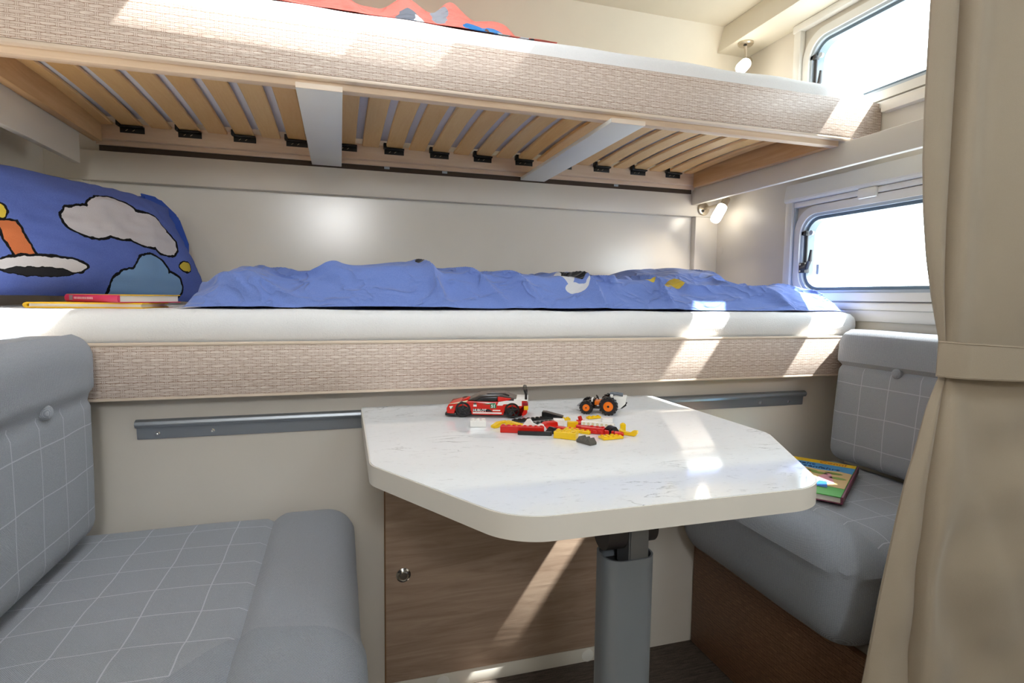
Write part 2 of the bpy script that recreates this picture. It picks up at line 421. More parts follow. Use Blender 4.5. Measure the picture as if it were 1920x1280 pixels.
obj('sun_filter', B().box(.36, .56, 1.2075, hy1, ZC+.006, ZC+.007), FILTER1, hatch); obj('sun_filter', B().box(.56, hx1, 1.2075, hy1, ZC+.006, ZC+.007), FILTER2, hatch)  # unseen sheets added to fade the sun patch on the upper board
# wall behind the camera; unseen high window, opening sized for the fill light
struct('wall_rear', B().box(XL-.03, -.40, YR-.03, YR, -1.0, ZC).box(.20, XR+.03, YR-.03, YR, -1.0, ZC).box(-.40, .20, YR-.03, YR, -1.0, .50).box(-.40, .20, YR-.03, YR, .92, ZC), CREAM)
struct('wall_left', B().box(XL-.03, XL, YR, 2.10, -1.0, ZC), CREAM)
# lower wall under the bunk
struct('wall_lower', B().box(XL, XR, YW, YW+.03, -.99, -.13), GREYWALL)
# alcove back wall with recessed panel, raised beam and posts
struct('wall_back', B().box(XL-.03, XR+.03, YB+.03, YB+.06, -.25, .60), SATIN)
slope = [(YB+.02, .56), (1.856, ZC+.0), (1.90, ZC+.0), (YB+.06, .60)]
struct('wall_back_upper', B().prism(slope, 'x', XL, XR), CEIL)
struct('trim_1', B().box(XL, XR, YB, YB+.03, .336, .424, .0015), CREAM2)
struct('trim_2', B().box(XL, -.738, YB, YB+.03, -.10, .3355, .0015), CREAM2)
struct('trim_3', B().box(1.393, 1.4995, YB, YB+.03, -.10, .3355, .0015), CREAM2)
struct('trim_4', B().box(-.738, -.722, YB+.018, YB+.03, -.10, .336), CREAM2)
# side ledges that carry the upper bunk
struct('trim_5', B().box(1.37, 1.388, .55, 2.029, .380, .448, .0015), CREAM2)
struct('trim_6', B().box(-.708, -.69, .55, 1.90, .357, .448, .0015), CREAM2)
# upper ledge on the right wall above the bunk's end, and the overhead duct
struct('trim_7', B().box(1.475, 1.4995, .55, 1.285, .535, .562, .001), CREAM2)
struct('trim_8', B().box(1.364, 1.4995, YR, 1.90, .92, .9995, .002), CEIL)
struct('screw_cap', B().lathe([(.016, 0), (.016, .0015), (.012, .002), (0, .002)], (XR-.0005, 2.005, .20), (-1, 0, 0), 20), CREAM)

# right wall with two window openings
wy0, wy1 = .90, 1.60
zw1 = (.0, .31); zw2 = (.575, .875)
rw = B()
rw.box(XR, XR+.03, YR, wy0, -1.0, ZC).box(XR, XR+.03, wy1, 2.10, -1.0, ZC)
rw.box(XR, XR+.03, wy0, wy1, -1.0, zw1[0]).box(XR, XR+.03, wy0, wy1, zw1[1], zw2[0]).box(XR, XR+.03, wy0, wy1, zw2[1], ZC)
struct('wall_right', rw, CREAM)
def window(name, z0, z1, casing):
    w = sroot(name, (XR, 1.25, z0)); cy, cz, W_, H_ = 1.25, (z0+z1)/2, .70, z1-z0
    sq = rrect(cy, cz, W_+.002, H_+.002, .004)
    obj('frame', B().ring(rrect(cy, cz, W_, H_, .085), rrect(cy, cz, W_-.05, H_-.05, .066), 'x', XR-.012, XR+.008), WHITETRIM, w)
    obj('wall_lining', B().ring(sq, rrect(cy, cz, W_-.03, H_-.03, .075), 'x', XR+.0, XR+.03), CREAM, w)
    obj('seal', B().ring(rrect(cy, cz, W_-.048, H_-.048, .067), rrect(cy, cz, W_-.068, H_-.068, .060), 'x', XR-.006, XR+.030), GREYP, w)
    obj('gasket', B().ring(rrect(cy, cz, W_-.067, H_-.067, .0605), rrect(cy, cz, W_-.088, H_-.088, .052), 'x', XR+.004, XR+.034), GASK, w)
    obj('pane', B().prism(rrect(cy, cz, W_-.085, H_-.085, .053), 'x', XR+.031, XR+.035), GLASS, w)
    # stay arm and latch at the far side of the pane
    yl = cy+W_/2-.035
    st = obj('stay_arm', B().cyl((XR+.004, yl-.006, cz-.025), (XR+.004, yl-.006, cz+.075), .005, 10).box(XR-.006, XR+.012, yl-.012, yl+.010, cz+.062, cz+.078, .002), LATCH, w)
    obj('stay_cap', B().cyl((XR+.0, yl-.026, cz+.07), (XR+.008, yl-.026, cz+.07), .008, 12), GREYP, st)
    la = obj('latch', B().box(XR-.008, XR+.014, yl-.014, yl+.012, cz-.062, cz-.028, .002).tube([(XR-.004, yl+.002, cz-.048), (XR-.008, yl-.022, cz-.044), (XR-.012, yl-.040, cz-.024), (XR-.014, yl-.046, cz+.012)], [.008, .009, .007, .004], 10), LATCH, w)
    obj('striker', B().box(XR+.020, XR+.030, yl-.046, yl-.034, cz-.068, cz-.034, .002), GREYP, la)
    for dz in (-.034, -.056):
        obj('screw', B().cyl((XR-.0095, yl+.004, cz+dz), (XR-.007, yl+.004, cz+dz), .0035, 8), CHROME, la)
    if casing:
        obj('blind_casing', B().prism([(XR-.0005, z1+.02), (XR-.0005, z1+.082), (XR-.022, z1+.082), (XR-.030, z1+.030), (XR-.026, z1+.022)], 'y', .66, cy+W_/2+.036, .002), WHITETRIM, w)
        obj('blind_jamb', B().box(XR-.022, XR-.0005, cy+W_/2+.004, cy+W_/2+.034, -.12, z1+.026, .003), WHITETRIM, w)
        obj('blind_groove', B().box(XR-.012, XR-.0005, cy+W_/2-.002, cy+W_/2+.004, -.12, z1+.02), GREYP, w)
        obj('blind_bar', B().box(XR-.016, XR-.0005, .70, cy+W_/2+.002, z1+.003, z1+.020, .003), WHITETRIM, w)
        obj('blind_tab', B().box(XR-.026, XR-.014, 1.285, 1.345, z1-.008, z1+.021, .003), WHITETRIM, w)
        obj('sill', B().box(XR-.016, XR-.0005, .70, cy+W_/2+.002, z0-.026, z0-.004, .004).box(XR-.010, XR-.0005, .70, cy+W_/2+.002, z0-.060, z0-.026, .003), WHITETRIM, w)
    else:
        obj('blind_jamb', B().box(XR-.022, XR-.0005, cy+W_/2+.004, cy+W_/2+.034, z0-.01, z1+.035, .003), WHITETRIM, w)
        obj('blind_casing', B().box(XR-.026, XR-.0005, .66, cy+W_/2+.036, z1+.02, z1+.044, .003), WHITETRIM, w)
        obj('sill', B().box(XR-.014, XR-.0005, .66, cy+W_/2+.002, z0-.024, z0-.004, .004), WHITETRIM, w)
    return w
window('window_1', zw1[0], zw1[1], True)
window('window_2', zw2[0], zw2[1], False)

# locker door under the bunk and its base strip
dr = sroot('door_1', (.42, YW, -.95))
obj('door_panel', B().box(.098, .720, YW-.012, YW-.0005, -.948, -.42, .001), OAK, dr)
obj('door_edge', B().box(.0955, .098, YW-.0125, YW-.0005, -.948, -.42), mat('oak_edge', '#8A6646', .5), dr)
kn = obj('knob', B().lathe([(.016, 0), (.0175, .003), (.0175, .006), (.014, .008), (.013, .0065), (.0, .006)], (.14, YW-.0115, -.675), (0, -1, 0), 28), CHROME, dr)
obj('knob_button', B().lathe([(.0115, 0), (.0115, .003), (.009, .0055), (0, .006)], (.14, YW-.0175, -.675), (0, -1, 0), 24), CHROME, kn)
struct('baseboard_lower', B().box(.06, .7195, YW-.010, YW-.0003, -.9895, -.950, .0015), CREAM2)
for x in (.238, .636):
    struct('trim_9', B().lathe([(.017, 0), (.017, .0012), (.015, .002), (0, .002)], (x, YW-.0102, -.972), (0, -1, 0), 24), WHITETRIM)

# ================================================================== UPPER BUNK
zs = .491
ub = thing('bunk_bed', 'upper bunk bed frame of birch slats with a woven-pattern front board', 'bunk bed', (.4, 1.65, .44))
obj('front_panel', B().box(XL+.002, 1.509-.012, 1.30, 1.318, .462, .566, .002), WEAVE, ub)
obj('edge_strip', B().box(XL+.002, 1.40, 1.3005, 1.320, .454, .4618, .002), EDGE, ub)
obj('front_rail', B().box(-.688, 1.368, 1.320, 1.345, .440, .508, .0015), RAIL, ub)
obj('back_rail', B().box(-.688, 1.368, 1.985, 2.008, .450, .499, .002), RAIL, ub)
obj('back_batten', B().box(-.688, 1.368, 2.008, 2.020, .438, .462, .001), RAIL, ub)
for x in (-.688, 1.344):
    obj('side_rail', B().box(x, x+.024, 1.3455, 1.985, .4405, .508, .0015), RAILY, ub)
def slat(x0, x1):
    bm = bmesh.new(); n = 14; rows = []
    for i in range(n+1):
        t = i/n; y = 1.347+t*(1.984-1.347); z = zs + .010*math.sin(math.pi*t)
        rows.append([bm.verts.new((x, y, z+dz)) for x, dz in ((x0+.002, 0), (x1-.002, 0), (x1, .002), (x1, .008), (x0, .008), (x0, .002))])
    for a, b in zip(rows, rows[1:]):
        for k in range(6): bm.faces.new((a[k], a[(k+1) % 6], b[(k+1) % 6], b[k]))
    bm.faces.new(rows[0]); bm.faces.new(rows[-1]); bmesh.ops.recalc_face_normals(bm, faces=bm.faces[:]); return bm
gaps = [.065+.0765*k for k in range(-10, 18)]
for k, (g0, g1) in enumerate(zip(gaps, gaps[1:])):
    g1 = min(g1, 1.345)
    obj('slat', slat(g0+.011, g1-.011), BIRCH, ub)
    if k % 2 == 1:
        h = obj('slat_holder', B().box(g0+.006, g1-.006, 1.968, 1.9849, zs-.006, zs-.0008, .001).box(g0+.006, g1-.006, 1.9835, 1.9849, zs-.020, zs-.001, .0005).box(g0+.002, g0+.012, 1.962, 1.984, zs-.004, zs+.012, .001), BLACKP, ub)
        for dx in (.024, .042):
            obj('screw', B().box(-.0035, .0035, -.0008, .0004, -.0008, .0008, rot=Matrix.Translation((g0+dx, 1.9833, zs-.012)) @ Matrix.Rotation(R(-35), 4, 'Y')), NICKEL, h)
obj('gap_shade_strip', B().box(-.688, 1.368, 2.031, 2.040, .4245, .475), mat('painted_gap_shade', '#4A3B2E', .7), ub)  # dark strip painted as the shadow in the gap above the wall beam
for (a, b) in ((-.084, .010), (.640, .733)):
    cb = obj('cross_beam', B().box(a, b, 1.296, 2.028, .4285, .4395, .001), BEAMW, ub)
    obj('beam_edge', B().box(a, b, 1.2945, 1.2959, .4285, .4395), EDGE, cb)
for x in (.15, .35, 1.02):
    obj('clip', B().box(x, x+.018, 2.0265, 2.0295, .432, .452, .0005), GREYP, ub)
# mattress of the upper bunk
mu = thing('mattress', 'white terry covered mattress of the upper bunk, behind its front board', 'mattress', (.4, 1.65, .50))
def mdisp(p, n):
    k = noise.noise(Vector((p.x*7, p.y*7, p.z*4)))*.004
    if p.x > 1.15 and p.z > .54: k -= .010*smooth01((p.x-1.15)/.3)*(1+math.sin(p.x*50+p.y*30)*.3)
    return p + n*k
obj('cover', softbox(-.80, 1.49, 1.322, 1.93, .517, .618, .03, .022, mdisp), TERRY, mu)
obj('underside', B().box(-.66, 1.34, 1.36, 1.97, .5105, .517), TICK, mu)
# coral duvet on the upper mattress
def heap(x0, x1, y0, y1, zb, hf, nx, ny, fold, seed, thick=.0):
    bm = bmesh.new(); g = []
    for j in range(ny+1):
        row = []
        for i in range(nx+1):
            u, v = i/nx, j/ny; x = x0+u*(x1-x0); y = y0+v*(y1-y0)
            h = hf(x, y, u, v); q = Vector((x*3+seed, y*3, seed))
            w1, w2 = noise.noise(q), noise.noise(q+Vector((9, 3, 1)))
            roll = noise.noise(Vector((x*4.5+w1*.8+seed, y*11-x*2+w2*1.2, 1)))                 # long soft rolls
            dg = noise.noise(Vector(((x*11+y*13)*.8+w1*2.2, (y*4-x*2)*.8+w2, seed+5)))       # slanting folds
            rdg = max(0, 1-abs(dg)*3.2)**2                                                    # a few sharper creases
            fine = noise.noise(Vector((x*24+w1*3, y*26, seed+8)))
            f = roll*.70 + dg*.45 + rdg*.60 - .18 + fine*.07
            e = min(1, h/.06)
            z = zb + h + fold*f*e
            y += (.016*noise.noise(Vector((x*7+seed, z*18, 2)))+.018*dg-.030*rdg)*e*(1-smooth01(v/.28))*smooth01(v/.03)
            row.append(bm.verts.new((x, y, max(z, zb+.001+.001*e))))
        g.append(row)
    for a, b in zip(g, g[1:]):
        for i in range(nx): bm.faces.new((a[i], a[i+1], b[i+1], b[i]))
    for _ in range(5 if nx < 300 else 2): bmesh.ops.smooth_vert(bm, verts=bm.verts[:], factor=.5, use_axis_x=True, use_axis_y=True, use_axis_z=True)
    bmesh.ops.recalc_face_normals(bm, faces=bm.faces[:]); return bm
def h_red(x, y, u, v):
    top = lerp_tab([(-.6, .09), (.0, .075), (.10, .05), (.16, .085), (.22, .06), (.27, .10), (.34, .075), (.40, .062), (.44, .03), (.52, .008)], x)
    return top*smooth01(v/.30)*smooth01((1-v)/.2)*smooth01(u/.05)*(1 if x < .3 else smooth01((1-u)/.12+.1)) + .004
tag(obj('duvet', heap(-.62, .52, 1.345, 1.75, .618, h_red, 200, 80, .026, 3.1), RED_D), 'coral red duvet with grey and blue patches heaped on the upper bunk', 'duvet')

# ================================================================== LOWER BUNK
lb = thing('bunk_bed', 'lower bunk bed with a woven-pattern front board, behind the table', 'bunk bed', (.4, 1.65, -.22))
obj('front_panel', B().box(XL+.002, 1.497, 1.30, 1.318, -.212, -.108, .002), WEAVE, lb)
obj('edge_strip', B().box(XL+.002, 1.497, 1.2995, 1.3195, -.108, -.1015, .002), EDGE, lb)
obj('bottom_edge', B().box(XL+.002, 1.497, 1.2995, 1.3195, -.2175, -.212, .001), EDGE, lb)
obj('base_board', B().box(XL+.002, 1.497, 1.319, 2.05, -.132, -.117), BEAMW, lb)
ml = thing('mattress', 'white terry covered mattress of the lower bunk, under the blue duvet', 'mattress', (.4, 1.65, -.18))
def mdisp2(p, n): return p + n*(noise.noise(Vector((p.x*6, p.y*6, p.z*4)))*.003)
obj('cover', softbox(XL+.01, 1.49, 1.3195, 2.02, -.112, -.034, .033, .0185, mdisp2), TERRY, ml)
H_TAB = [(-.33, .0), (-.30, .055), (-.22, .088), (-.10, .078), (.0, .098), (.15, .105), (.3, .090), (.5, .078), (.63, .10), (.70, .085), (.86, .070), (1.0, .065), (1.2, .062), (1.41, .064), (1.455, .03), (1.47, .0)]
B_TAB = [(-.33, .0), (-.2, .06), (.1, .09), (.55, .08), (.72, .105), (.80, .09), (.97, .115), (1.08, .13), (1.2, .125), (1.3, .075), (1.42, .07), (1.47, .0)]
def h_blue(x, y, u, v):
    fr_ = lerp_tab(H_TAB, x); bk = lerp_tab(B_TAB, x)
    top = fr_ + (bk-fr_)*smooth01((v-.25)/.35)
    edge = smooth01((v+.004)/(.13+.05*noise.noise(Vector((x*4, 1, 7)))))**.6
    return top*edge*smooth01((1-v)/.15) + .002
duvet = tag(obj('duvet', heap(-.33, 1.47, 1.352, 1.97, -.0330, h_blue, 380, 150, .034, 1.7), BLUE), 'rumpled blue cotton duvet spread along the lower bunk mattress', 'duvet')
# pillow leaning on the left wall
def pillow_bm(w, h, t, seed):
    bm = bmesh.new(); n = 40; S = []
    for side in (1, -1):
        g = []
        for j in range(n+1):
            row = []
            for i in range(n+1):
                u, v = 2*i/n-1, 2*j/n-1
                e = max(0, (1-abs(u)**2.4))*max(0, (1-abs(v)**2.4)); k = e**.55
                cor = 1-.06*(u*u*(1-v*v)+v*v*(1-u*u))*1.0
                wr = .012*noise.noise(Vector((u*3+seed, v*3, side)))*k + .005*noise.noise(Vector((u*9, v*9+seed, side)))
                if side < 0 and (i in (0, n) or j in (0, n)): row.append(S[0][j][i]); continue
                row.append(bm.verts.new((u*w/2*cor - max(0, u)*.055*smooth01((v+.7)/1.7), v*h/2*cor - max(0, u-.5)*.05*max(0, v), side*(t/2*k)+wr*(1 if e > 0 else 0))))
            g.append(row)
        S.append(g)
        for a, b in zip(g, g[1:]):
            for i in range(n): bm.faces.new((a[i], a[i+1], b[i+1], b[i]))
    bmesh.ops.recalc_face_normals(bm, faces=bm.faces[:]); return bm
pl = thing('pillow', 'plump blue printed pillow leaning on the left wall of the lower bunk', 'pillow', (-.585, 1.66, -.03))
def place(o, loc, rx, rz, ry=0):
    o.matrix_local = Matrix.Translation(loc) @ Matrix.Rotation(rz, 4, 'Z') @ Matrix.Rotation(ry, 4, 'Y') @ Matrix.Rotation(rx, 4, 'X'); return o
p0 = obj('pillowcase', pillow_bm(.60, .315, .15, 2.0), PILLOWM, pl, local=True)
place(p0, (0, 0, .158), R(71), R(54), R(2))
fb = B().prism([(-.02, -.14), (.05, -.15), (.075, .02), (.055, .10), (.0, .15), (-.06, .155)], 'y', -.012, .012, .01, 3)
fl = obj('pillowcase_flap', fb, DKBLUE, pl, local=True)
place(fl, (.100, .235, .158), R(-10), R(50))
# books at the foot of the pillow
yb = thing('book', 'thin yellow book lying under the pink book beside the pillow', 'book', (-.515, 1.425, -.034), R(-9))
obj('cover', B().prism([(-.09, 0), (.13, 0), (.13, .003), (-.085, .003), (-.088, .006), (-.085, .009), (.13, .009), (.13, .012), (-.088, .012), (-.094, .010), (-.096, .006), (-.094, .002)], 'y', -.05, .07, .0008), YELB, yb, local=True)
obj('page_block', B().box(-.084, .127, -.048, .068, .003, .009), PAGES, yb, local=True)
ph = R(42); pb = thing('book', 'pink spined book lying on the thin yellow book beside the pillow', 'book', (-.430, 1.342, -.034), R(48))
# local origin at the corner nearest the camera; the pages run along +x, the spine along +y
BL_, BW_ = .19, .13
obj('back_cover', B().box(0, BW_, 0, BL_, .0125, .0143, .0004), PINKB, pb, local=True)
obj('page_block', B().box(.002, BW_-.004, .003, BL_-.003, .0143, .0272), PAGES, pb, local=True)
obj('front_cover', B().box(0, BW_, 0, BL_, .0272, .0290, .0004), YELB, pb, local=True)
obj('spine', B().prism([(.0012, .0125), (-.003, .0145), (-.0045, .0207), (-.003, .0270), (.0012, .0290)], 'y', 0, BL_, .0008), PINKB, pb, local=True)
sp = B()
for i in range(12): sp.box(-.0049, -.0042, .085+i*.0056, .0885+i*.0056+.0012*(i % 3), .0185, .0232)
obj('spine_lettering', sp, P('#E8A9BE'), pb, local=True, kind='stuff')
obj('spine_emblem', B().box(-.0049, -.0036, .158, .170, .016, .0265), P('#9C8A94'), pb, local=True)

# ================================================================== BENCHES
def groove(d, w, depth): return -depth*math.exp(-(d/w)**2)
def bench(side):
    left = side < 0
    if left:
        bb = thing('bench', 'cream bench box under the left grey seat cushion', 'bench', (-.43, 1.0, -.99))
        obj('side_panel', B().box(-.598, -.075, .64, 1.352, -.985, -.648, .002), CREAM2, bb)
        obj('back_box', B().box(XL+.004, -.605, .50, 1.29, -.985, -.13, .002), CREAM2, bb)
    else:
        bb = thing('bench', 'bench box with woven-pattern side browned for shade under the right seat cushion', 'bench', (1.2, 1.05, -.99))
        obj('side_panel', B().box(.963, .981, .76, 1.352, -.987, -.690, .001), WEAVED, bb)
        obj('box_frame', B().box(.981, 1.46, .765, 1.350, -.985, -.692), CREAM2, bb)
bench(-1); bench(1)
GL = 'grey bench cushions'
# left seat cushion
def dL(p, n):
    xs = -.143; k = 0
    if n.z > .3:
        k += .010*smooth01((p.x-xs)/.03) + groove(p.x-xs, .006, .007)
        if p.y < .865: k += .006*smooth01((.865-p.y)/.05)
        k += .006*math.sin((p.x+.5)/.36*math.pi)*math.sin((p.y-.6)/.75*math.pi) if p.x < xs else 0
    k += .002*noise.noise(p*9)
    return p + n*k
sc = thing('seat_cushion', 'grey checked seat cushion of the left bench, in the foreground', 'cushion', (-.24, 1.0, -.64), 0, GL)
bm = softbox(-.592, .018, .58, 1.352, -.64, -.490, .055, .0125, dL)
XSL = -.143
def near(c): return c.y < (.865-.35*max(0, c.x+.143)**1 if c.x > XSL else .865-1.35*(XSL-c.x))
PL = [((XSL, 0, 0), (1, 0, 0)), ((XSL, .865, 0), (1.35, -1, 0)), ((XSL, .865, 0), (.35, 1, 0))]
bm, b2 = split(bm, lambda c: c.x > XSL or near(c), PL); b2, b3 = split(b2, near)
obj('seat_panel', bm, SEATP, sc); obj('front_bolster', b2, PLAINF, sc); obj('end_bolster', b3, COARSEF, sc)
# left backrest
def dB(sgn, zseam, lean, xf):
    def f(p, n):
        k = 0
        if n.x*sgn > .3:
            k += .006*smooth01((p.z-zseam)/.02) + groove(p.z-zseam, .007, .009)
        k += .002*noise.noise(p*8)
        q = p + n*k
        q.x += lean*(p.z+.46)
        return q
    return f
bl = thing('backrest_cushion', 'grey backrest cushion of the left bench, cut by the frame edge', 'cushion', (-.54, .95, -.49), 0, GL)
bm = softbox(-.60, -.458, .50, 1.292, -.478, -.082, .042, .0125, dB(1, -.20, .0, 0))
bm, b2 = split(bm, lambda c: c.z > -.20, [((0, 0, -.20), (0, 0, 1))])
obj('back_panel', bm, BACKP, bl); obj('top_bolster', b2, PLAINF, bl)
obj('button', B().lathe([(.013, -.004), (.013, .003), (.010, .008), (.005, .010), (0, .0105)], (-.459, 1.085, -.196), (1, 0, 0), 20), PLAINF, bl)
# right seat cushion
def dR(p, n):
    xs = 1.005; k = 0
    if n.z > .3:
        k += .008*smooth01((xs-p.x)/.03) + groove(p.x-xs, .006, .007)
        if p.x > xs: k += .006*math.sin((p.x-1.005)/.35*math.pi)*math.sin((p.y-.74)/.61*math.pi)
    k += .002*noise.noise(p*9)
    return p + n*k
sr = thing('seat_cushion', 'grey checked seat cushion of the right bench, under the picture book', 'cushion', (1.17, 1.05, -.69), 0, GL)
bm = softbox(.885, 1.46, .78, 1.352, -.688, -.464, .085, .0135, dR)
bm, b2 = split(bm, lambda c: c.x < 1.005, [((1.005, 0, 0), (1, 0, 0))])
obj('seat_panel', bm, SEATP, sr); obj('front_bolster', b2, COARSEF, sr)
br = thing('backrest_cushion', 'grey backrest cushion of the right bench, beside the curtain', 'cushion', (1.44, 1.0, -.47), 0, GL)
bm = softbox(1.345, 1.470, .78, 1.292, -.455, -.082, .038, .0125, dB(-1, -.184, .065, 0))
for v in bm.verts: v.co.x = min(v.co.x, 1.497)
bm, b2 = split(bm, lambda c: c.z > -.184, [((0, 0, -.184), (0, 0, 1))])
obj('back_panel', bm, BACKP, br); obj('top_bolster', b2, PLAINF, br)
obj('button', B().lathe([(.013, -.006), (.013, .003), (.010, .007), (.005, .009), (0, .0095)], (1.364, 1.095, -.184), (-1, 0, .1), 20), PLAINF, br)

# ================================================================== WALL RAIL AND TABLE
rl = thing('wall_rail', 'aluminium table rail screwed to the wall under the lower bunk', 'rail', (.45, YW, -.30))
obj('rail_profile', B().prism([(YW-.0005, -.310), (YW-.0005, -.268), (YW-.012, -.266), (YW-.020, -.270), (YW-.022, -.276), (YW-.018, -.283), (YW-.008, -.285), (YW-.006, -.310)], 'x', -.413, 1.322, .0008), ALU, rl)
for x in (-.374, -.269, 1.169, 1.269):
    obj('screw', B().lathe([(.0058, 0), (.005, .0018), (.002, .0022), (0, .001)], (x, YW-.0062, -.298), (0, -1, 0), 10), CHROME, rl)
tb = thing('dinette_table', 'white marbled table on a grey pole, hung on the wall rail', 'table', (.41, .97, -.99))
TP = [(.043, 1.324), (.785, 1.324), (.788, .885), (.640, .606), (.190, .606), (.040, .865)]
def roundpoly(pts, rad, n=12):
    out = []
    for i, p in enumerate(pts):
        p = Vector(p); a = Vector(pts[i-1]); b = Vector(pts[(i+1) % len(pts)]); r = rad[i]
        da, db = (a-p).normalized(), (b-p).normalized(); half = da.angle(db)/2; t = r/math.tan(half)
        c = p + (da+db).normalized()*(r/math.sin(half)); s, e = p+da*t-c, p+db*t-c
        a0 = math.atan2(s.y, s.x); a1 = math.atan2(e.y, e.x); d = (a1-a0+math.pi) % (2*math.pi)-math.pi
        for k in range(n+1): out.append((c.x+r*math.cos(a0+d*k/n), c.y+r*math.sin(a0+d*k/n)))
    return out
tp = roundpoly(TP, [.006, .006, .06, .085, .085, .06])
def inset(pts, d):
    out = []
    for i, p in enumerate(pts):
        a, b = Vector(pts[i-1]), Vector(pts[(i+1) % len(pts)]); t = (b-a).normalized(); nrm = Vector((t.y, -t.x))
        c = Vector((.41, .97)); nn = nrm if (c-Vector(p)).dot(nrm) > 0 else -nrm
        out.append((p[0]+nn.x*d, p[1]+nn.y*d))
    return out
obj('edge_band', B().ring(tp, inset(tp, .0022), 'z', -.2865, -.2560), TEDGE, tb)
obj('tabletop', B().prism(inset(tp, .0022), 'z', -.2855, -.2550), MARBLE, tb)
lx, ly = .392, .715
leg = obj('leg', B().ring(rrect(lx, ly, .078, .060, .024), rrect(lx, ly, .072, .054, .021), 'z', -.975, -.366), POLE, tb)
obj('leg_core', B().prism(rrect(lx, ly, .070, .052, .020), 'z', -.97, -.384), BLACKP, leg)
obj('foot', B().prism(rrect(lx, ly, .084, .066, .026), 'z', -.989, -.975, .002), BLACKP, leg)
hg = obj('hinge_plate', B().box(lx-.05, lx+.05, ly-.02, ly+.06, -.2920, -.2867, .001), HINGE, tb)
obj('hinge_knuckle', B().cyl((lx-.038, ly+.002, -.333), (lx-.008, ly+.002, -.333), .026, 28).box(lx-.036, lx-.010, ly-.014, ly+.018, -.333, -.2921), HINGE, hg)
obj('hinge_knuckle', B().cyl((lx+.025, ly+.002, -.330), (lx+.042, ly+.002, -.330), .023, 28).box(lx+.026, lx+.041, ly-.012, ly+.016, -.330, -.2921), HINGE, hg)
obj('hinge_bolt', B().cyl((lx+.042, ly+.002, -.328), (lx+.047, ly+.002, -.328), .008, 12), HINGE, hg)
obj('hinge_strap', B().prism([(ly-.0262, -.3835), (ly-.0262, -.330), (ly-.021, -.312), (ly-.010, -.305), (ly+.012, -.305), (ly+.012, -.3835)], 'x', lx-.007, lx+.024, .002), mat('brushed_strap', '#77787A', .45, .7), hg)

# ================================================================== CURTAIN
cu = thing('curtain', 'beige floor length curtain tied back in the right foreground', 'curtain', (1.15, .72, -.98))
def curtain_bm():
    bm = bmesh.new(); rows = []; NZ = 110
    Ltab = [(-.97, .797), (-.647, .851), (-.506, .875), (-.381, .900), (-.307, .916), (-.248, .935), (-.179, .953), (-.145, .968), (-.126, .977), (-.066, .972), (-.052, .966), (.006, .947), (.075, .929), (.144, .917), (.228, .908), (.311, .904), (.473, .902), (ZC, .910)]
    Xtab = [(-.97, .945), (-.536, .943), (-.433, .944), (-.332, .951), (-.238, .962), (-.159, .977), (-.126, .984), (-.063, .978), (-.012, .968), (.041, .960), (.127, .956), (.229, .955), (.476, .953), (ZC, .960)]
    def tab(t, x):
        if x <= t[0][0]: return t[0][1]
        for (a, va), (b, vb) in zip(t, t[1:]):
            if x <= b: return va+(vb-va)*(x-a)/(b-a)
        return t[-1][1]
    for k in range(NZ+1):
        z = -.97 + (ZC-.003+.97)*k/NZ
        x0 = tab(Ltab, z); c = max(.006, tab(Xtab, z)-x0); pin = math.exp(-((z+.095)/.09)**2); A = 1-.7*pin; x1 = 1.40+.05*(1-pin)
        ctrl = [(x0+.095, .045*A+.008), (x0+.038, .022*A), (x0, .004), (x0+c*.30, -.012*A), (x0+c*.8, -.010*A), (x0+c+.020*A, .006*A), (x0+c+.018*A, .020*A), (x0+c+.003, .008*A), (x0+c-.001, -.012*A), (x0+c+.012, -.032*A)]
        rest = x1-(x0+c+.012); nrest = 9
        for i in range(1, nrest+1):
            t = i/nrest; a = .004*A
            ctrl.append((x0+c+.012+rest*t, -.026*A+.007*A*math.sin(t*7+z*1.2)+a*math.sin(t*13+.6*z) + .012*t))
        # Catmull-Rom
        pts = []; P_ = [ctrl[0]]+ctrl+[ctrl[-1]]
        for i in range(1, len(P_)-2):
            for s in range(5):
                t = s/5; q = []
                for d in (0, 1):
                    a, b, c_, d_ = P_[i-1][d], P_[i][d], P_[i+1][d], P_[i+2][d]
                    q.append(.5*(2*b+(c_-a)*t+(2*a-5*b+4*c_-d_)*t*t+(3*b-a-3*c_+d_)*t**3))
                pts.append(q)
        pts.append(ctrl[-1])
        lo_ = smooth01((-.13-z)/.12)*.020
        rows.append([bm.verts.new((x, .705+y + .002*noise.noise(Vector((x*5, z*3, 1))) + lo_*smooth01((x-x0)/.12)*noise.noise(Vector((x*9+z*5, z*8-x*3, 4))), z)) for x, y in pts])
    for a, b in zip(rows, rows[1:]):
        for i in range(len(a)-1): bm.faces.new((a[i], a[i+1], b[i+1], b[i]))
    bmesh.ops.recalc_face_normals(bm, faces=bm.faces[:]); return bm
cbm = curtain_bm()
cl_ = obj('drape', cbm, CURT, cu)
def tie_y(t): return .670 - .006*math.sin(math.pi*t) + (.030*(1-t/.05)**2 if t < .05 else 0)
def shear(b):
    for v in b.bm.verts: v.co.z -= .026*(v.co.x-.942)/.45
    return b
ts = [i/40 for i in range(41)]
fr_p = [(.960+.44*t, tie_y(t)) for t in ts]; bk_p = [(.962+.438*t, tie_y(t)+.003) for t in ts]
tie_o = obj('tieback', shear(B().prism(fr_p + bk_p[::-1], 'z', -.1235, -.0630)), CURT, cu)
hem = B()
for z in (-.0655, -.1210):
    hem.tube([(.9605+.44*t, tie_y(t)-.0003, z) for t in ts], .0009, 6)
obj('seam', shear(hem), CURT, tie_o, kind='stuff')

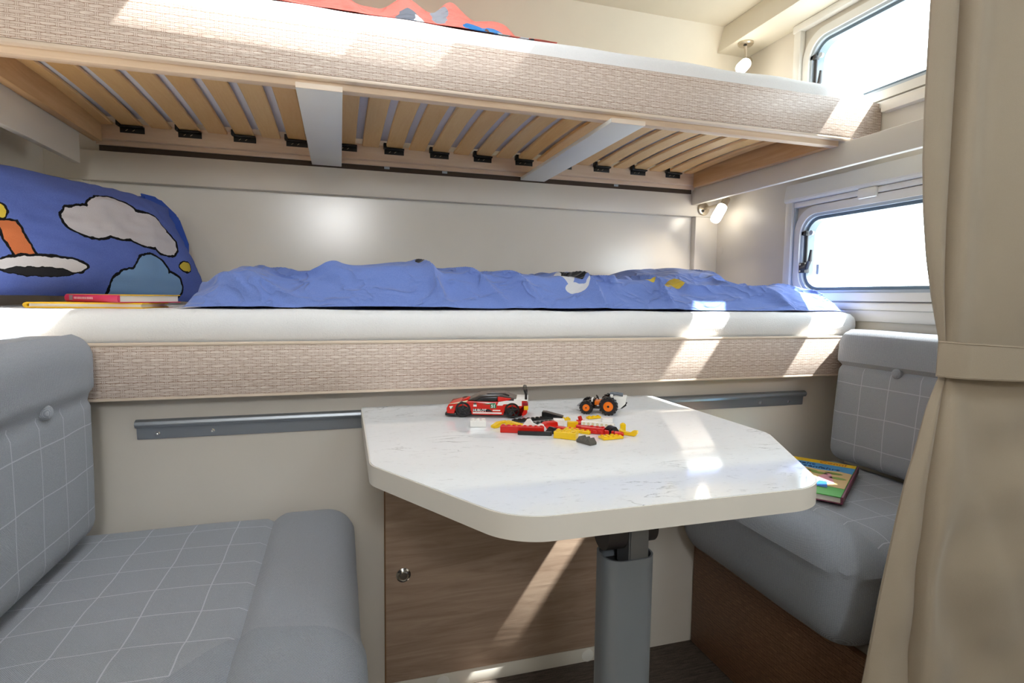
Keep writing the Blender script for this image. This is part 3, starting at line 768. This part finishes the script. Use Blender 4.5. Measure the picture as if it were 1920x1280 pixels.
# ================================================================== READING LAMPS
def lamp(label, loc, base_d, arm, tail, nose, glow):
    L = thing('reading_lamp', label, 'lamp', loc, 0, 'reading lamps'); o = Vector(loc); bd = Vector(base_d)
    bs = obj('base', B().lathe([(.026, 0), (.027, .004), (.024, .009), (.012, .011), (0, .011)], o, bd, 28), NICKEL, L)
    side = bd.orthogonal().normalized()
    obj('switch', B().lathe([(.006, 0), (.006, .004), (0, .005)], o+bd*.009+side*.012, bd, 14), BLACKP, bs)
    obj('arm', B().cyl(o+bd*.008, Vector(arm), .0055, 12), NICKEL, L)
    t, n_ = Vector(tail), Vector(nose); d = n_-t; l = d.length
    obj('socket', B().lathe([(0, -.004), (.013, -.003), (.015, .003), (.015, l*.30), (.018, l*.34)], t, d, 24), NICKEL, L)
    sh = obj('glass_shade', B().lathe([(.0175, l*.34), (.0195, l*.4), (.0195, l*.9), (.017, l*.98), (.012, l), (0, l)], t, d, 24), SHADEM, L)
    p = D.lights.new('bulb', 'SPOT'); p.energy = glow; p.color = (1, .88, .70); p.shadow_soft_size = .018; p.spot_size = R(150); p.spot_blend = .8
    po = D.objects.new('bulb', p); COL.objects.link(po); po.parent = L; po.location = (n_+d.normalized()*.012)-o; po.rotation_euler = d.to_track_quat('-Z', 'Y').to_euler()
    return L
lamp('lit nickel spot lamp under the right ledge above the lower bunk', (1.425, 2.0295, .367), (0, -1, 0), (1.436, 1.955, .372), (1.465, 1.935, .395), (1.398, 1.915, .305), 3.0)
lamp('lit nickel spot lamp hanging under the duct above the upper bunk', (1.405, 1.785, .9195), (0, 0, -1), (1.415, 1.79, .872), (1.435, 1.805, .868), (1.345, 1.73, .802), 2.0)

# ================================================================== PICTURE BOOK ON THE RIGHT SEAT
bk = thing('picture_book', 'colourful hardback picture book with a yellow band on the right seat', 'book', (1.121, 1.150, -.454), R(-54))
# local x runs along the yellow top edge, local -y down the cover
hw, hl = .118, .150
obj('back_cover', B().box(-hw, hw, -hl, hl, 0, .0025, .0008), PURP, bk, local=True)
obj('page_block', B().box(-hw+.004, hw-.005, -hl+.003, hl-.004, .0025, .0145), PAGES, bk, local=True)
obj('spine', B().box(hw-.004, hw+.001, -hl, hl, .0, .0170, .0015), PURP, bk, local=True)
fc = obj('front_cover', B().box(-hw, hw-.004, -hl, hl, .0145, .0170, .0006), P('#57B04A'), bk, local=True)
zt = .0171
def flat(name, pts, c, dz=0): return obj(name, B().prism(pts, 'z', zt+dz-.0001, zt+dz+.0003), P(c), fc, local=True)
e = .001
flat('yellow_band', [(-hw+e, hl-.034), (hw-.005, hl-.034), (hw-.005, hl-e), (-hw+e, hl-e)], '#F4C60A')
flat('sky_print', [(-hw+e, .025), (hw-.005, .025), (hw-.005, hl-.034), (-hw+e, hl-.034)], '#4C9ED8')
flat('hill_print', [(-.06, -.075), (hw-.005, -.085), (hw-.005, .055), (.085, .062), (.04, .052), (0, .06), (-.05, .035)], '#D9B984', .0004)
for i, (cx, cy) in enumerate(((.075, .035), (.045, .02), (.088, -.005), (.02, .03))):
    flat('bush_print', [(cx+.02*math.cos(a/8*math.tau), cy+.010*math.sin(a/8*math.tau)) for a in range(8)], '#8AA34E', .0008)
# three plain tents, generic stand-ins of the colours of the cover picture
for (x, c1, c2) in ((-.028, '#E0492A', '#5F5BA8'), (.018, '#F29A1E', '#E2622A'), (.064, '#E8A6B4', '#2467B8')):
    flat('tent_print', [(x-.024, -.055), (x+.024, -.055), (x+.004, .035), (x-.004, .035)], c1, .0008)
    flat('tent_door_print', [(x-.016, -.10), (x+.016, -.10), (x+.008, -.05), (x-.008, -.05)], c2, .0012)
def ptext(s, size, x, y, c):
    b = text_bm(s, size, .0002, .0004); bmesh.ops.translate(b, vec=(x, y, zt+.0006), verts=b.verts)
    obj('title_lettering', b, P(c), fc, local=True)
ptext('Conni', .026, .060, hl-.018, '#D6701C'); ptext('Conni geht', .026, -.035, .098, '#1C3A78'); ptext('auf Klassenfahrt', .026, .0, .074, '#1C3A78')

# ================================================================== TOYS
ZT = -.2545
# --- racing car (local x: front at -x; -y side faces the camera)
car = thing('toy_car', 'red toy racing car with white stripes, left on the table', 'toy car', (.306, 1.176, ZT), R(-19))
hw = .034
def side(pts, y0, y1, r=.001): return B().prism(pts, 'y', y0, y1, r, 1)
body = [(-.086, .008), (-.087, .018), (-.083, .0265), (-.060, .031), (-.040, .034), (.010, .0335), (.075, .036), (.083, .034), (.084, .012), (.080, .007), (.070, .006)]
def arch(cx, r=.0185, n=9): return [(cx+r*math.cos(math.pi*i/n), .006+max(0, r*math.sin(math.pi*i/n))) for i in range(n+1)]
lower = body + arch(.052) + arch(-.052)
obj('body', side(lower, -hw, hw), PLASTIC['red'], car, local=True)
obj('cabin_glass', side([(-.044, .034), (-.018, .047), (.030, .049), (.068, .037), (.06, .034)], -.027, .027, .002), PLASTIC['glass'], car, local=True)
obj('side_window', side([(-.030, .0345), (-.016, .042), (.020, .0435), (.020, .0350)], -.0325, -.0265), PLASTIC['black'], car, local=True)
obj('roof', side([(-.005, .048), (.004, .0505), (.036, .0505), (.046, .046), (.030, .0485)], -.018, .018), PLASTIC['glass'], car, local=True)
obj('rear_pillar', side([(.021, .035), (.021, .0445), (.050, .041), (.040, .035)], -.033, -.026), PLASTIC['red'], car, local=True)
obj('rear_quarter', side([(.020, .0265), (.023, .034), (.040, .0372), (.072, .0372), (.072, .0265), (.058, .0265), (.055, .030), (.034, .0295), (.031, .0265)], -.0348, -.0335, .0003), PLASTIC['white'], car, local=True)
obj('rear_deck', B().box(.055, .085, -.032, .032, .0365, .0395, .001), PLASTIC['white'], car, local=True)
obj('headlight_strip', side([(-.082, .0275), (-.060, .032), (-.042, .036), (-.044, .032), (-.062, .029)], -.0345, -.028), PLASTIC['tan'], car, local=True)
obj('bonnet_fin', side([(-.060, .031), (-.044, .038), (-.040, .034)], -.012, .012), PLASTIC['red'], car, local=True)
obj('splitter', B().box(-.090, -.066, -.034, .034, .003, .009, .001), PLASTIC['black'], car, local=True)
obj('tail_lamp', B().box(.0735, .0852, -.0347, -.025, .0275, .034, .0008), mat('tail_lamp_red', '#8E1220', .2), car, local=True)
obj('indicator', B().box(.0765, .0858, -.0347, -.025, .018, .0268, .0008), PLASTIC['yellow'], car, local=True)
for q in (-1, 1): obj('rear_wing_strut', B().prism([(.083, .037), (.083, .051), (.079, .062), (.074, .062), (.078, .050), (.078, .037)], 'y', q*.027-.003, q*.027+.003, .0005), PLASTIC['black'], car, local=True)
obj('rear_wing', B().box(.074, .082, -.034, -.022, .061, .069, .001), PLASTIC['darkgrey'], car, local=True)
obj('mudflap', side([(.073, .012), (.077, .012), (.075, .001)], -.0345, -.0325, .0002), PLASTIC['red'], car, local=True)
obj('chassis', B().box(-.075, .075, -.026, .026, .005, .010), PLASTIC['black'], car, local=True)
for x in (-.052, .052):
    for s in (-1, 1):
        wh = obj('wheel', B().lathe([(.010, -.006), (.0155, -.006), (.0168, -.004), (.0168, .004), (.0155, .006), (.012, .006), (.0115, .0035), (.004, .004), (0, .004)], (x, s*.0295, .0168), (0, s, 0), 28), PLASTIC['black'], car, local=True)
        sp_ = B()
        for k in range(5):
            a = k*math.tau/5; sp_.box(-.0012, .0012, -.001, .001, .002, .0115, rot=Matrix.Translation((x, s*.0345, .0168)) @ Matrix.Rotation(a, 4, 'Y'))
        obj('spokes', sp_, mat('spoke_black', '#2A2A30', .3), wh, local=True)
yp = -hw-.0006
obj('sill_stripe', B().box(-.031, .030, yp, yp+.001, .0088, .0118), PLASTIC['white'], car, local=True)
obj('sponsor_band', side([(-.031, .013), (.012, .013), (.003, .0185), (-.031, .0185)], yp, yp+.0008, 0), PLASTIC['black'], car, local=True)
def stext(s, size, x, z, m_, dy=.0004, bold=.0002):
    b = text_bm(s, size, .0002, bold); bmesh.ops.transform(b, matrix=Matrix.Translation((x, yp-dy, z)) @ Matrix.Rotation(R(90), 4, 'X'), verts=b.verts)
    obj('lettering', b, m_, car, local=True)
stext('HUBLOT', .0072, -.0165, .0157, PLASTIC['white'])
num = obj('number_patch', B().box(.006, .018, yp, yp+.0008, .0205, .0290), PLASTIC['green'], car, local=True)
stext('51', .0092, .012, .0247, PLASTIC['white'])
obj('sponsor_mark', B().box(.011, .027, yp, yp+.0008, .0152, .0172), PLASTIC['white'], car, local=True)
obj('stripe_print', side([(-.022, .0325), (.017, .0285), (.017, .0325), (.014, .0315), (.0, .0322)], yp, yp+.0008, 0), PLASTIC['white'], car, local=True)
obj('stripe_print', side([(-.012, .028), (.016, .0292), (.017, .0318), (.004, .0305)], yp-.0002, yp+.0006, 0), PLASTIC['green'], car, local=True)
obj('shield_print', side([(-.081, .023), (-.073, .024), (-.078, .0165)], yp, yp+.0008, 0), PLASTIC['white'], car, local=True)
obj('shield_print', side([(-.073, .024), (-.073, .020), (-.078, .0165)], yp, yp+.0008, 0), PLASTIC['green'], car, local=True)
obj('sticker', B().box(-.030, -.023, yp, yp+.0008, .0235, .0275), PLASTIC['white'], car, local=True)
obj('sticker', B().box(-.0295, -.0235, yp, yp+.0008, .0278, .0315), PLASTIC['darkgrey'], car, local=True)
# --- orange and white buggy
bg_ = thing('toy_buggy', 'white and orange toy buggy with big black tyres on the table', 'toy car', (.552, 1.142, ZT), math.atan2(-.030, .050))
for (x, r, w) in ((-.026, .0140, .011), (.022, .0195, .015)):
    for s in (-1, 1):
        c_ = (x, s*.024, r)
        tr = obj('tyre', B().lathe([(r*.58, -w/2), (r*.93, -w/2), (r, -w/3), (r, w/3), (r*.93, w/2), (r*.58, w/2)], c_, (0, s, 0), 32), PLASTIC['black'], bg_, local=True)
        obj('hub', B().lathe([(r*.58, -w/2), (r*.60, w/2-.001), (r*.52, w/2+.0006), (r*.20, w/2+.0002), (r*.13, w/2+.001), (r*.11, -.001), (0, -.001)], c_, (0, s, 0), 28), PLASTIC['orange'], tr, local=True)
        tread = B()
        for k in range(16):
            a = k*math.tau/16
            for q in (-1, 1): tread.box(-.0016, .0016, q*w*.26-w*.2, q*w*.26+w*.2, r-.001, r+.0012, rot=Matrix.Translation(c_) @ Matrix.Rotation(a+q*.1, 4, 'Y'))
        obj('tread', tread, PLASTIC['black'], tr, local=True)
obj('chassis', B().box(-.034, .034, -.014, .014, .010, .0165, .001).cyl((-.026, -.02, .014), (-.026, .02, .014), .003, 10).cyl((.022, -.02, .0195), (.022, .02, .0195), .003, 10), PLASTIC['black'], bg_, local=True)
obj('nose', B().prism([(-.050, .013), (-.044, .012), (-.032, .015), (-.032, .023), (-.040, .021)], 'y', -.010, .010, .001), PLASTIC['lgrey'], bg_, local=True)
obj('bonnet', B().prism([(-.036, .021), (-.014, .031), (-.008, .031), (-.010, .018), (-.032, .017)], 'y', -.012, .012, .001), PLASTIC['black'], bg_, local=True)
obj('windscreen_mark', B().box(-.017, -.013, -.0126, .0126, .025, .0315, .0005), PLASTIC['white'], bg_, local=True)
obj('seat', B().box(-.009, .010, -.014, .014, .0185, .0275, .0008).box(.008, .018, -.014, .014, .024, .0305, .0008), PLASTIC['orange'], bg_, local=True)
obj('sill', B().box(-.004, .016, -.015, .015, .0165, .0187, .0004), PLASTIC['white'], bg_, local=True)
sw = B(); sw.ring([(.0058*math.cos(a/16*math.tau), .0058*math.sin(a/16*math.tau)) for a in range(16)], [(.0040*math.cos(a/16*math.tau), .0040*math.sin(a/16*math.tau)) for a in range(16)], 'z', -.001, .001)
sw.xf(Matrix.Translation((-.004, 0, .034)) @ Matrix.Rotation(R(58), 4, 'Y')); sw.cyl((-.010, 0, .028), (-.004, 0, .034), .001, 8)
obj('steering_wheel', sw, PLASTIC['black'], bg_, local=True)
obj('rear_body', B().prism([(.018, .023), (.030, .037), (.056, .040), (.060, .040), (.058, .024), (.046, .012), (.030, .012)], 'y', -.013, .013, .001), PLASTIC['white'], bg_, local=True)
obj('roll_hoop', B().box(.024, .030, -.012, .012, .034, .043, .001), PLASTIC['white'], bg_, local=True)
obj('exhaust', B().cyl((.030, -.004, .045), (.052, -.004, .043), .004, 14).cyl((.024, -.004, .0435), (.030, -.004, .046), .0035, 12, .003), PLASTIC['grey'], bg_, local=True)
obj('rear_bumper', B().tube([(.040, -.008, .012), (.050, -.008, .015), (.058, -.008, .021), (.060, -.008, .027)], .0025, 8), PLASTIC['black'], bg_, local=True)

# --- loose building bricks
GB = 'plastic building bricks on the table'
S, Hh = .0103, .0125
def studs(b, nx, ny, z, r=.0031):
    for i in range(nx):
        for j in range(ny):
            cx, cy = (i-(nx-1)/2)*S, (j-(ny-1)/2)*S; b.lathe([(r, 0), (r, .0016), (r*.9, .0019), (0, .0019)], (cx, cy, z), (0, 0, 1), 10)
    return b
def brick_b(nx, ny, h): return B().box(-nx*S/2, nx*S/2, -ny*S/2, ny*S/2, 0, h, .0004, 1)
def brick(name, label, colr, x, y, rz, b, st=None, z=0, rx=0, ry=0):
    t = tag(obj(name, b, PLASTIC[colr], None, local=True), label, 'toy brick', GB)
    t.matrix_world = Matrix.Translation((x, y, ZT+EZ+z)) @ Matrix.Rotation(R(rz), 4, 'Z') @ Matrix.Rotation(R(ry), 4, 'Y') @ Matrix.Rotation(R(rx), 4, 'X')
    if st:
        bs = studs(B(), *st); o = obj('studs', bs, PLASTIC[colr], t, local=True)
    return t
HB, HP = Hh, Hh/3
brick('toy_brick', 'white brick alone at the left end of the brick pile', 'white', .258, 1.075, -12, brick_b(3, 2, HB), (3, 2, HB))
brick('toy_arch', 'yellow angled piece at the left tip of the pile', 'yellow', .298, 1.058, 22, B().prism([(-.018, 0), (-.006, 0), (.0, .006), (.018, .006), (.018, .010), (-.004, .010), (-.018, .004)], 'y', -.006, .006, .0005))
brick('toy_slope', 'long yellow grooved piece lying behind the long red brick', 'yellow', .332, 1.040, -32, B().prism([(-.026, 0), (.026, 0), (.026, .004), (-.022, .012), (-.026, .012)], 'y', -.008, -.001, .0004).prism([(-.026, 0), (.026, 0), (.026, .004), (-.022, .012), (-.026, .012)], 'y', .001, .008, .0004))
brick('toy_brick', 'long red eight stud brick at the front of the pile', 'red', .326, 1.001, -22, brick_b(8, 1, HB), (8, 1, HB))
brick('toy_beam', 'black beam with rounded ends in front of the long red brick', 'black', .343, .978, -21, B().prism(rrect(0, 0, 6.2*S, .0075, .0037, 6), 'z', 0, .007, .0005))
brick('toy_mudguard', 'white wavy mudguard piece behind the long red brick', 'white', .356, 1.026, -24, B().prism([(-.026, 0), (-.022, .004), (-.012, .018), (-.006, .0195), (.0, .011), (.008, .007), (.013, .010), (.020, .009), (.026, .002), (.026, 0)], 'y', -.006, .006, .0006))
brick('toy_plate', 'long black plate at the back of the pile', 'black', .378, 1.092, 10, brick_b(9, 1, HP*1.2), (9, 1, HP*1.2), z=.001)
brick('toy_wedge', 'black wedge plate lying across the end of the long black plate', 'black', .425, 1.100, -28, B().prism([(-.022, 0), (.022, 0), (.022, .003), (-.014, .011), (-.022, .011)], 'y', -.009, .009, .0004), None, z=.0045)
brick('toy_plate', 'short black plate tucked behind the white mudguard piece', 'black', .388, 1.062, 14, brick_b(5, 1, HP), (5, 1, HP))
brick('toy_slope', 'red curved slope brick behind the black pyramid piece', 'red', .389, 1.026, 8, B().prism([(-.017, 0), (.014, 0), (.017, .003), (.015, .012), (-.008, .012), (-.017, .006)], 'y', -.008, .008, .0008))
brick('toy_brick', 'white block with one dark pin hole mid pile', 'white', .417, 1.045, -18, B().box(-.011, .011, -.008, .008, 0, .012, .0005, 1).cyl((.002, -.0086, .006), (.002, -.0079, .006), .0002, 8))
brick('toy_plate', 'small yellow plate next to the black wedge plate', 'yellow', .447, 1.085, -5, brick_b(2, 1, HP), (2, 1, HP))
brick('toy_pyramid', 'small black pyramid between the red brick and yellow brick', 'black', .381, .985, 20, B().prism([(-.011, 0), (.011, 0), (.010, .005), (.002, .011), (-.003, .011), (-.011, .004)], 'y', -.008, .008, .0008))
brick('toy_brick', 'yellow eight stud brick at the front middle of the pile', 'yellow', .391, .943, -38, brick_b(4, 2, HB), (4, 2, HB))
brick('toy_plate', 'thin red strip plate behind the yellow eight stud brick', 'red', .413, 1.000, -42, brick_b(6, 1, HP*1.4), None)
brick('toy_brick', 'yellow four stud brick lying on its side mid pile', 'yellow', .433, 1.012, -16, brick_b(2, 1, HB*1.05), None)
brick('toy_plate', 'thin yellow strip plate beside the thin red strip plate', 'yellow', .428, .977, -44, brick_b(5, 1, HP*1.3), (5, 1, HP*1.3))
tapb = B().cyl((0, 0, .005), (.012, 0, .005), .005, 12).cyl((.010, 0, .005), (.006, .0, .017), .004, 12).cyl((.002, 0, .005), (.016, .008, .005), .0035, 10)
brick('toy_connector', 'red elbow connector standing up right of centre', 'red', .453, 1.040, -20, tapb)
brick('toy_cylinder', 'small red round brick touching the yellow strip plate', 'red', .444, .999, -30, B().cyl((-.008, 0, .0045), (.008, 0, .0045), .0045, 14).cyl((.008, 0, .0045), (.011, 0, .0045), .003, 12))
rb = B().box(-.030, .014, -.008, .008, 0, .012, .0006, 1).box(.014, .032, -.005, .005, 0, .008, .0006, 1)
for i in range(4): rb.box(-.026+i*.010, -.020+i*.010, -.0095, -.008, .001, .007, .0003, 1)
brick('toy_engine', 'large red ribbed block in the right half of the pile', 'red', .462, .962, -36, rb, (3, 1, .012))
wb = B().box(-.033, .033, -.004, .004, 0, .0095, .0006, 1)
wbo = brick('toy_beam', 'white beam with a row of round holes', 'white', .487, 1.012, -38, wb)
hb = B()
for i in range(7): hb.lathe([(.0030, 0), (.0030, .0003), (.0020, .0003), (.0018, .0001), (0, .0001)], (-.027+i*.009, -.0041, .0048), (0, -1, 0), 10)
obj('pin_hole', hb, PLASTIC['tan'], wbo, local=True, kind='stuff')
brick('toy_plate', 'yellow plate alone behind the white holed beam', 'yellow', .512, 1.085, 5, brick_b(3, 1, HP), (3, 1, HP))
brick('toy_brick', 'small white brick behind the right end of the holed beam', 'white', .524, 1.045, -15, brick_b(2, 1, HB*.7), None)
brick('toy_slope', 'black corner slope brick at the right of the pile', 'black', .487, .952, 10, B().prism([(-.0105, 0), (.0105, 0), (.0105, .007), (.004, .0145), (-.002, .0145), (-.0105, .009)], 'y', -.009, .009, .0004))
brick('toy_brick', 'small yellow one stud brick at the right end', 'yellow', .521, .972, -20, brick_b(1, 1, HB), (1, 1, HB))
brick('toy_arch', 'yellow curved arm at the far right end of the pile', 'yellow', .513, .936, -48, B().prism([(-.016, 0), (.014, 0), (.018, .004), (.018, .010), (.010, .010), (.004, .005), (-.010, .006), (-.016, .010)], 'y', -.005, .005, .0006))
brick('toy_cylinder', 'red round brick lying before the yellow curved arm', 'red', .490, .927, -40, B().cyl((-.008, 0, .005), (.006, 0, .005), .005, 16).cyl((.006, 0, .005), (.008, 0, .005), .0038, 14))
brick('toy_plate', 'yellow eight stud plate at the right front', 'yellow', .470, .921, 4, brick_b(4, 2, HP), (4, 2, HP))
tr3 = B()
for i in range(3): tr3.prism([(-.0065, 0), (.0065, 0), (.0065, .004), (0, .0115), (-.0065, .004)], 'y', -.008, .008, .0003, 1, rot=Matrix.Translation(((i-1)*.0105, 0, 0)))
brick('toy_slope', 'dark brown triple peaked slope at the very front', 'darkgrey', .412, .900, -68, tr3)
brick('toy_pin', 'tiny black two stud pin beside the red ribbed block', 'black', .455, 1.002, -30, B().cyl((-.006, 0, .003), (.006, 0, .003), .003, 10), None)
